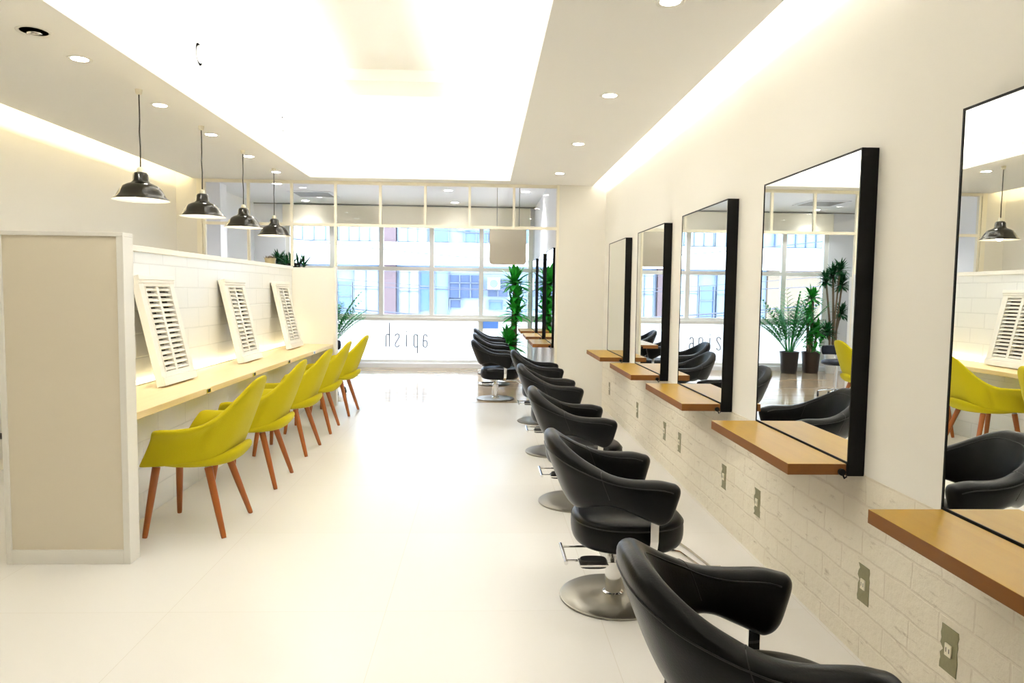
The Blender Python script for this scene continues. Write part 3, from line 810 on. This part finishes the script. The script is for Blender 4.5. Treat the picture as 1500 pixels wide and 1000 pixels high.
def dracaena(loc, label, canes, mat_pot, pr, ph, leafmat, L, W_, seed, nleaf=26, droop=1.1):
    rnd = random.Random(seed); t = thing('potted_dracaena', label, 'plant', loc)
    pot(t, pr*.82, pr, ph, mat_pot)
    fb = NB()
    for (dx, dy, tx, ty, top, r) in canes:
        bm = NB(); pts = [(dx, dy, ph*.88), (dx*.8+tx*.2, dy*.8+ty*.2, ph+(top-ph)*.4), (tx, ty, top)]
        tube(bm, pts, [r*1.1, r, r*.85], 10); finish(bm, 'trunk', M['bark'], t, smooth=True)
        rosette(fb, (tx, ty, top+.02), nleaf, L, W_, rnd, droop)
    return t, fb, rnd
t, fb, rnd = dracaena((.50, 12.24, 0), 'tall green dracaena with broad leaves at right of window, behind far black chairs',
    [(.0, .0, .03, -.02, 1.50, .036), (.05, .03, .055, .0, .98, .03), (-.05, -.02, -.06, -.03, .46, .022)], M['potbrown'], .13, .30, 'leaf', .37, .09, 3, 44, 1.0)
rosette(fb, (.0, -.03, 1.15), 18, .24, .07, rnd, 1.2); rosette(fb, (-.02, -.05, .60), 16, .17, .06, rnd, 1.2); rosette(fb, (.03, -.05, .84), 16, .19, .06, rnd, 1.2); rosette(fb, (.08, -.04, 1.30), 20, .26, .075, rnd, 1.1)
clampv(fb, -.4, .295, .26)
finish(fb, 'foliage', M['leaf'], t, smooth=True)
t, fb, rnd = dracaena((-3.05, 12.28, 0), 'bushy dracaena in dark brown pot, middle of three plants seen in a mirror',
    [(.0, .0, .02, -.02, 1.32, .03), (.05, .02, .09, .0, 1.0, .025), (-.04, -.03, -.07, -.05, .72, .022)], M['potbrown'], .155, .37, 'leaf', .24, .065, 5, 34, 1.3)
for i in range(9): rosette(fb, (rnd.uniform(-.12, .12), rnd.uniform(-.12, .05), .45+.045*i), 9, .17, .045, rnd, 1.6)
clampv(fb, -.22, .2, .24)
finish(fb, 'foliage', M['leaf'], t, smooth=True)
t, fb, rnd = dracaena((-3.42, 12.25, 0), 'tall multi-stemmed dracaena in a white pot in the far left corner, seen in a mirror',
    [(.0, .0, .06, -.02, 1.72, .02), (.04, .02, .16, .02, 1.62, .018), (-.04, .0, -.09, -.05, 1.55, .018), (.02, -.04, -.02, -.10, 1.80, .016), (-.03, .03, -.12, .0, 1.05, .014), (.05, -.02, .13, -.04, .72, .014)],
    M['potwhite'], .125, .41, 'leaf', .22, .036, 8, 70, 1.1)
clampv(fb, -.5, .35, .26)
finish(fb, 'foliage', M['leaf_dark'], t, smooth=True)
# palm
t = thing('potted_palm', 'feathery green palm in a black pot, fronds showing past the partition end', 'plant', (-2.62, 12.18, 0))
pot(t, .13, .16, .38, M['potblack']); rnd = random.Random(11); fb = NB(); sb = NB()
for i in range(34):
    az = i*2.399+rnd.uniform(-.2, .2); el = rnd.uniform(.95, 1.5); Ln = rnd.uniform(.75, 1.12)
    d = Vector((math.cos(az)*math.cos(el), math.sin(az)*math.cos(el)*.7, math.sin(el))).normalized(); p = Vector((math.cos(az)*.03, math.sin(az)*.03, .34)); pts = []
    nseg = 16
    for k in range(nseg+1):
        pts.append(p.copy())
        if k > 4:
            side = d.cross(Vector((0, 0, 1))).normalized()
            for sg in (-1, 1):
                ld = (side*sg*1.0+d*.75+Vector((0, 0, .12))).normalized(); L_ = .17*math.sin(PI*min(1, (k-3)/(nseg-2)))+.04
                az2 = math.atan2(ld.y, ld.x); el2 = math.asin(max(-1, min(1, ld.z)))
                strap_leaf(fb, p, az2, el2, L_*1.15, .022, .9, rnd, 3)
        p = p+d*(Ln/nseg); d = (d+Vector((0, 0, -.055))).normalized()
    tube(sb, pts, [.006*(1-.7*k/nseg) for k in range(nseg+1)], 5)
clampv(fb, -.5, .6, .34); clampv(sb, -.5, .6, .33)
finish(sb, 'stems', M['leaf_palm'], t, smooth=True); finish(fb, 'foliage', M['leaf_palm'], t)
# cabinet behind the partition carrying the two small plants
cab = thing('storage_cabinet', 'white tall cabinet behind the lattice screen under two small plants', 'cabinet', (-2.4, 8.72, 0))
bm = NB(); bx(bm, -.45, .45, -.24, .24, 0, 1.60); finish(bm, 'body', M['white_satin'], cab, bevel=.004)
for s_ in (-1, 1):
    bm = NB(); bx(bm, min(s_*.005, s_*.44), max(s_*.005, s_*.44), .24, .258, .03, 1.57); dd = finish(bm, 'door', M['white_satin'], cab, bevel=.003)
    bm = NB(); bx(bm, s_*.04-.006, s_*.04+.006, .258, .28, .75, .9); finish(bm, 'handle', M['greymetal'], dd)
t = thing('small_pot', 'small cream pot with dried brown top on the partition beside a dark plant', 'plant', (-2.55, 8.66, 1.601))
bm = NB(); lathe(bm, [(.052, 0), (.064, .10), (.067, .10), (.067, .115), (.058, .115)], 24); finish(bm, 'pot', M['potcream'], t, smooth=True, autosmooth=40)
bm = NB(); rnd = random.Random(2)
for i in range(60): strap_leaf(bm, (rnd.uniform(-.05, .05), rnd.uniform(-.05, .05), .11), rnd.uniform(0, 6.28), rnd.uniform(.4, 1.5), .035, .008, .4, rnd, 2)
finish(bm, 'dried_plant', M['bark'], t)
t = thing('small_potted_plant', 'low dark green leafy plant behind the partition top, below the farthest pendant lamp', 'plant', (-2.27, 8.66, 1.601))
bm = NB(); lathe(bm, [(.07, 0), (.08, .05), (.082, .055), (.07, .055)], 24); finish(bm, 'pot', M['potblack'], t, smooth=True, autosmooth=40)
bm = NB()
for cx in (-.08, -.02, .05, .11): rosette(bm, (cx, rnd.uniform(-.04, .04), .05), 16, .17, .03, rnd, 1.0)
finish(bm, 'foliage', M['leaf_dark'], t)

# ------------------------------------------------------------------ trolley, hand rail
t = thing('castor_stool', 'dark navy stool with backrest on castors, half hidden behind the partition end', 'stool', (-2.0, 9.3, 0), .4)
bm = NB(); lathe(bm, [(.02, .43), (.15, .435), (.185, .45), (.19, .475), (.178, .495), (.12, .505), (.002, .507)], 32); finish(bm, 'seat', M['navy'], t, smooth=True)
bm = NB(); rg = []
for i in range(13):
    a_ = PI/2+(i-6)*.17; rg.append([bm.verts.new((math.cos(a_)*rr, math.sin(a_)*rr, z)) for rr, z in ((.185, .56), (.21, .555), (.225, .60), (.225, .66), (.21, .69), (.195, .685), (.20, .62))])
for i in range(12):
    for k in range(7): bm.faces.new((rg[i][k], rg[i][(k+1) % 7], rg[i+1][(k+1) % 7], rg[i+1][k]))
bm.faces.new(rg[0]); bm.faces.new(rg[-1]); finish(bm, 'backrest', M['navy'], t, smooth=True, subsurf=1)
bm = NB(); tube(bm, [(0, .10, .43), (0, .205, .44), (0, .222, .50), (0, .213, .60)], .009, 8); finish(bm, 'back_support', M['chrome'], t, smooth=True)
bm = NB(); tube(bm, [(0, 0, .09), (0, 0, .44)], .022, 14); finish(bm, 'column', M['chrome'], t, smooth=True, autosmooth=40)
bm = NB()
for k in range(5):
    a_ = 2*PI*k/5; tube(bm, [(0, 0, .105), (math.cos(a_)*.21, math.sin(a_)*.21, .072)], [.018, .012], 8)
bs = finish(bm, 'base', M['chrome'], t, smooth=True)
for k in range(5):
    a_ = 2*PI*k/5; bm = NB(); c_ = (math.cos(a_)*.21, math.sin(a_)*.21, .028)
    lathe(bm, [(.016, -.014), (.028, -.011), (.028, .011), (.016, .014)], 18, c_, 'x'); tube(bm, [(c_[0], c_[1], .03), (c_[0], c_[1], .072)], .009, 8)
    finish(bm, 'castor', M['blackplastic'], bs, smooth=True, autosmooth=40)
t = thing('wall_rail', 'dark wooden rail low on the wall at the left edge, beyond the partition end', 'rail', (-3.45, 5.2, .27))
bm = NB(); tube(bm, [(0, -.9, .20), (0, .9, -.20)], .022, 12); finish(bm, 'bar', M['rail'], t, smooth=True)
for s_ in (-1, 1):
    bm = NB(); tube(bm, [(-.078, s_*.6, -s_*.133-.02), (0, s_*.6, -s_*.133-.02), (0, s_*.6, -s_*.133)], .006, 8); finish(bm, 'bracket', M['rail'], t)

# ------------------------------------------------------------------ street side
BY = 22.0
bd = thing('office_building', 'pale office building across the street with white bands and bluish windows', 'building', (-3, BY, -4))
def bpart(name, mat, rects, y0_, y1_):
    bm = NB()
    for (a, b, c, d) in rects: bx(bm, a+3, b+3, y0_-BY, y1_-BY, c+4, d+4)
    return finish(bm, name, mat, bd)
bpart('wall', M['facade_grey'], [(-14, 9, -4, 7.5)], BY+.25, BY+4)
bpart('balcony_band', M['facade'], [(-14, 9, 2.13, 2.82)], BY-.1, BY+.25)
bpart('balcony_band', M['facade'], [(-14, 9, -1.6, .35)], BY-.1, BY+.25)
bpart('balcony_band', M['facade'], [(-14, 9, 5.2, 6.0)], BY-.1, BY+.25)
bpart('column', M['facade_brown'], [(-3.12, -2.70, -1.6, 2.13), (-3.12, -2.70, 2.82, 5.2)], BY+.05, BY+.25)
bpart('tan_panel', M['facade_tan'], [(-14, -6.2, .35, 2.13)], BY+.12, BY+.25)
for (a, b, c, d, m_) in ((-5.9, -4.5, 2.86, 5.1, 'curtain'), (-4.45, -3.2, 2.86, 5.1, 'curtain'), (-2.65, -1.75, 2.86, 5.1, 'curtain'),
                         (-1.58, -1.1, 2.86, 5.1, 'winblue'), (-.85, -.45, 3.2, 5.1, 'winpale'), (-.6, .1, 2.86, 3.22, 'winblue'), (.2, 1.6, 2.9, 5.1, 'winblue'), (1.8, 4, 2.9, 5.1, 'winpale'),
                         (-5.9, -4.6, .45, 2.05, 'winpale'), (-4.0, -3.25, .5, 2.05, 'curtain'), (-4.5, -4.05, .5, 1.6, 'winblue'), (-2.6, -2.0, .4, 2.05, 'curtain'), (-1.98, -1.62, .75, 2.0, 'winblue'),
                         (-1.5, -1.1, .6, 2.0, 'winpale'), (-1.08, -.08, 1.15, 1.85, 'windark'), (-1.05, -.7, .85, 1.12, 'windark'), (.12, .75, 1.2, 1.75, 'windark'), (.15, .6, .8, 1.1, 'winblue'), (1, 4, .6, 1.9, 'winpale'),
                         (-9, -6.4, 2.86, 5.1, 'winpale'), (-12, -9.2, 2.86, 5.1, 'curtain')):
    f = bpart('window', M[m_], [(a, b, c, d)], BY+.16, BY+.25)
    bm = NB(); n = max(1, round((b-a)/.33))
    for k in range(n+1):
        x = a+(b-a)*k/n; bx(bm, x+3-.016, x+3+.016, .10, .16, c+4, d+4)
    bx(bm, a+3, b+3, .10, .16, (c+d)/2+4+.1, (c+d)/2+4+.125)
    finish(bm, 'mullions', M['mull'], f)
t = thing('air_conditioner', 'white air conditioner unit on the building across the street', 'air conditioner', (.30, BY-.15, 1.42))
bm = NB(); bx(bm, -.19, .19, -.12, .12, 0, .36); finish(bm, 'casing', M['facade'], t, bevel=.02)
bm = NB(); lathe(bm, [(.13, -.125), (.11, -.13), (.03, -.127)], 24, (0, 0, .18), 'y'); finish(bm, 'fan_grille', M['mull'], t)
k = 0
for (x0, z0, x1, z1, r, lb) in ((-6, 2.75, 3, 2.05, .014, 'upper black power cable crossing outside the window'),
                                (-6, 3.25, 3, 2.75, .009, 'topmost thin power cable outside the window'),
                                (-6, 1.85, 3, 1.35, .008, 'thin power cable outside at mid window height'),
                                (-6, 1.6, 3, 1.45, .012, 'nearly level power cable outside below mid window'),
                                (-6, 2.0, 3, 1.85, .007, 'fine level cable outside just under the window crossbar'),
                                (-6, 1.12, 3, .60, .022, 'thick power cable low outside the window, above the sill'),
                                (-6, 1.04, 3, .55, .012, 'thin power cable just below the thick lowest one outside')):
    bm = NB(); pts = [(x0+(x1-x0)*i/12, 18+k*.05, z0+(z1-z0)*i/12-.12*math.sin(PI*i/12)) for i in range(13)]
    tube(bm, pts, r, 6); tag(finish(bm, 'power_cable', M['cable'], smooth=True), lb, 'cable', 'power cables across the street'); k += 1
box('ground', pbr('asphalt', srgb(120, 122, 126), .9, bump=.3, bscale=8), -40, 40, WY+1.5, 60, -4.1, -4.0, kind='structure')

# ------------------------------------------------------------------ lights
def area(name, loc, sx, sy, rot, energy, col=(1, 1, 1)):
    l = bpy.data.lights.new(name, 'AREA'); l.shape = 'RECTANGLE'; l.size = sx; l.size_y = sy; l.energy = energy; l.color = col
    o = bpy.data.objects.new(name, l); COL.objects.link(o); o.location = loc; o.rotation_euler = rot; return o
LY = YE-YB-.1
WARM = (1, .84, .52); SOFT = (1, .96, .90)
area('cove_strip', (CX1-.24, (YE+YB)/2, CZ+.19), .04, LY, (0, -PI/2, 0), 64, SOFT)
area('cove_strip', (CX0+.24, (YE+YB)/2, CZ+.19), .04, LY, (0, PI/2, 0), 55, WARM)
RL = RY1-RY0
area('recess_strip', (RX0-.10, (RY0+RY1)/2, CZ+T+.012), .04, RL, (0, PI+.75, 0), 106, (1, .995, .985))
area('recess_strip', (RX1+.10, (RY0+RY1)/2, CZ+T+.012), .04, RL, (0, PI-.75, 0), 106, (1, .995, .985))
area('recess_strip', ((RX0+RX1)/2, RY1+.10, CZ+T+.012), RX1-RX0, .04, (PI+.8, 0, 0), 38, (1, .995, .985))
area('recess_strip', ((RX0+RX1)/2, RY0-.10, CZ+T+.012), RX1-RX0, .04, (PI-.9, 0, 0), 20, (1, .995, .985))
area('counter_strip', (-2.18, (3.6+8.28)/2, .727), .02, 4.6, (PI, 0, 0), 8, (1, .84, .48))

w_ = bpy.data.worlds.new('sky'); scn.world = w_; w_.use_nodes = True
nt = w_.node_tree; bg = nt.nodes['Background']; bg.inputs['Color'].default_value = (.80, .90, 1.0, 1); bg.inputs['Strength'].default_value = 15.0

# ------------------------------------------------------------------ camera
yaw, pitch, roll, F = .04034, .06925, .01308, 1044.06
f = Vector((math.sin(yaw)*math.cos(pitch), math.cos(yaw)*math.cos(pitch), -math.sin(pitch)))
r = Vector((math.cos(yaw), -math.sin(yaw), 0)); u = r.cross(f)
r2 = r*math.cos(roll)+u*math.sin(roll); u2 = -r*math.sin(roll)+u*math.cos(roll)
cam = bpy.data.cameras.new('camera'); co = bpy.data.objects.new('camera', cam); COL.objects.link(co)
m = Matrix((r2, u2, -f)).transposed().to_4x4(); m.translation = Vector((0, 0, 1.35)); co.matrix_world = m
cam.sensor_width = 36; cam.sensor_fit = 'HORIZONTAL'; cam.lens = F/1500*36; cam.clip_start = .02; cam.clip_end = 200
scn.camera = co
vs = scn.view_settings; vs.view_transform = 'Standard'; vs.look = 'None'; vs.exposure = -.10; vs.gamma = 1; vs.use_curve_mapping = False
scn.cycles.max_bounces = 10; scn.cycles.diffuse_bounces = 6; scn.cycles.glossy_bounces = 6; scn.cycles.transparent_max_bounces = 12
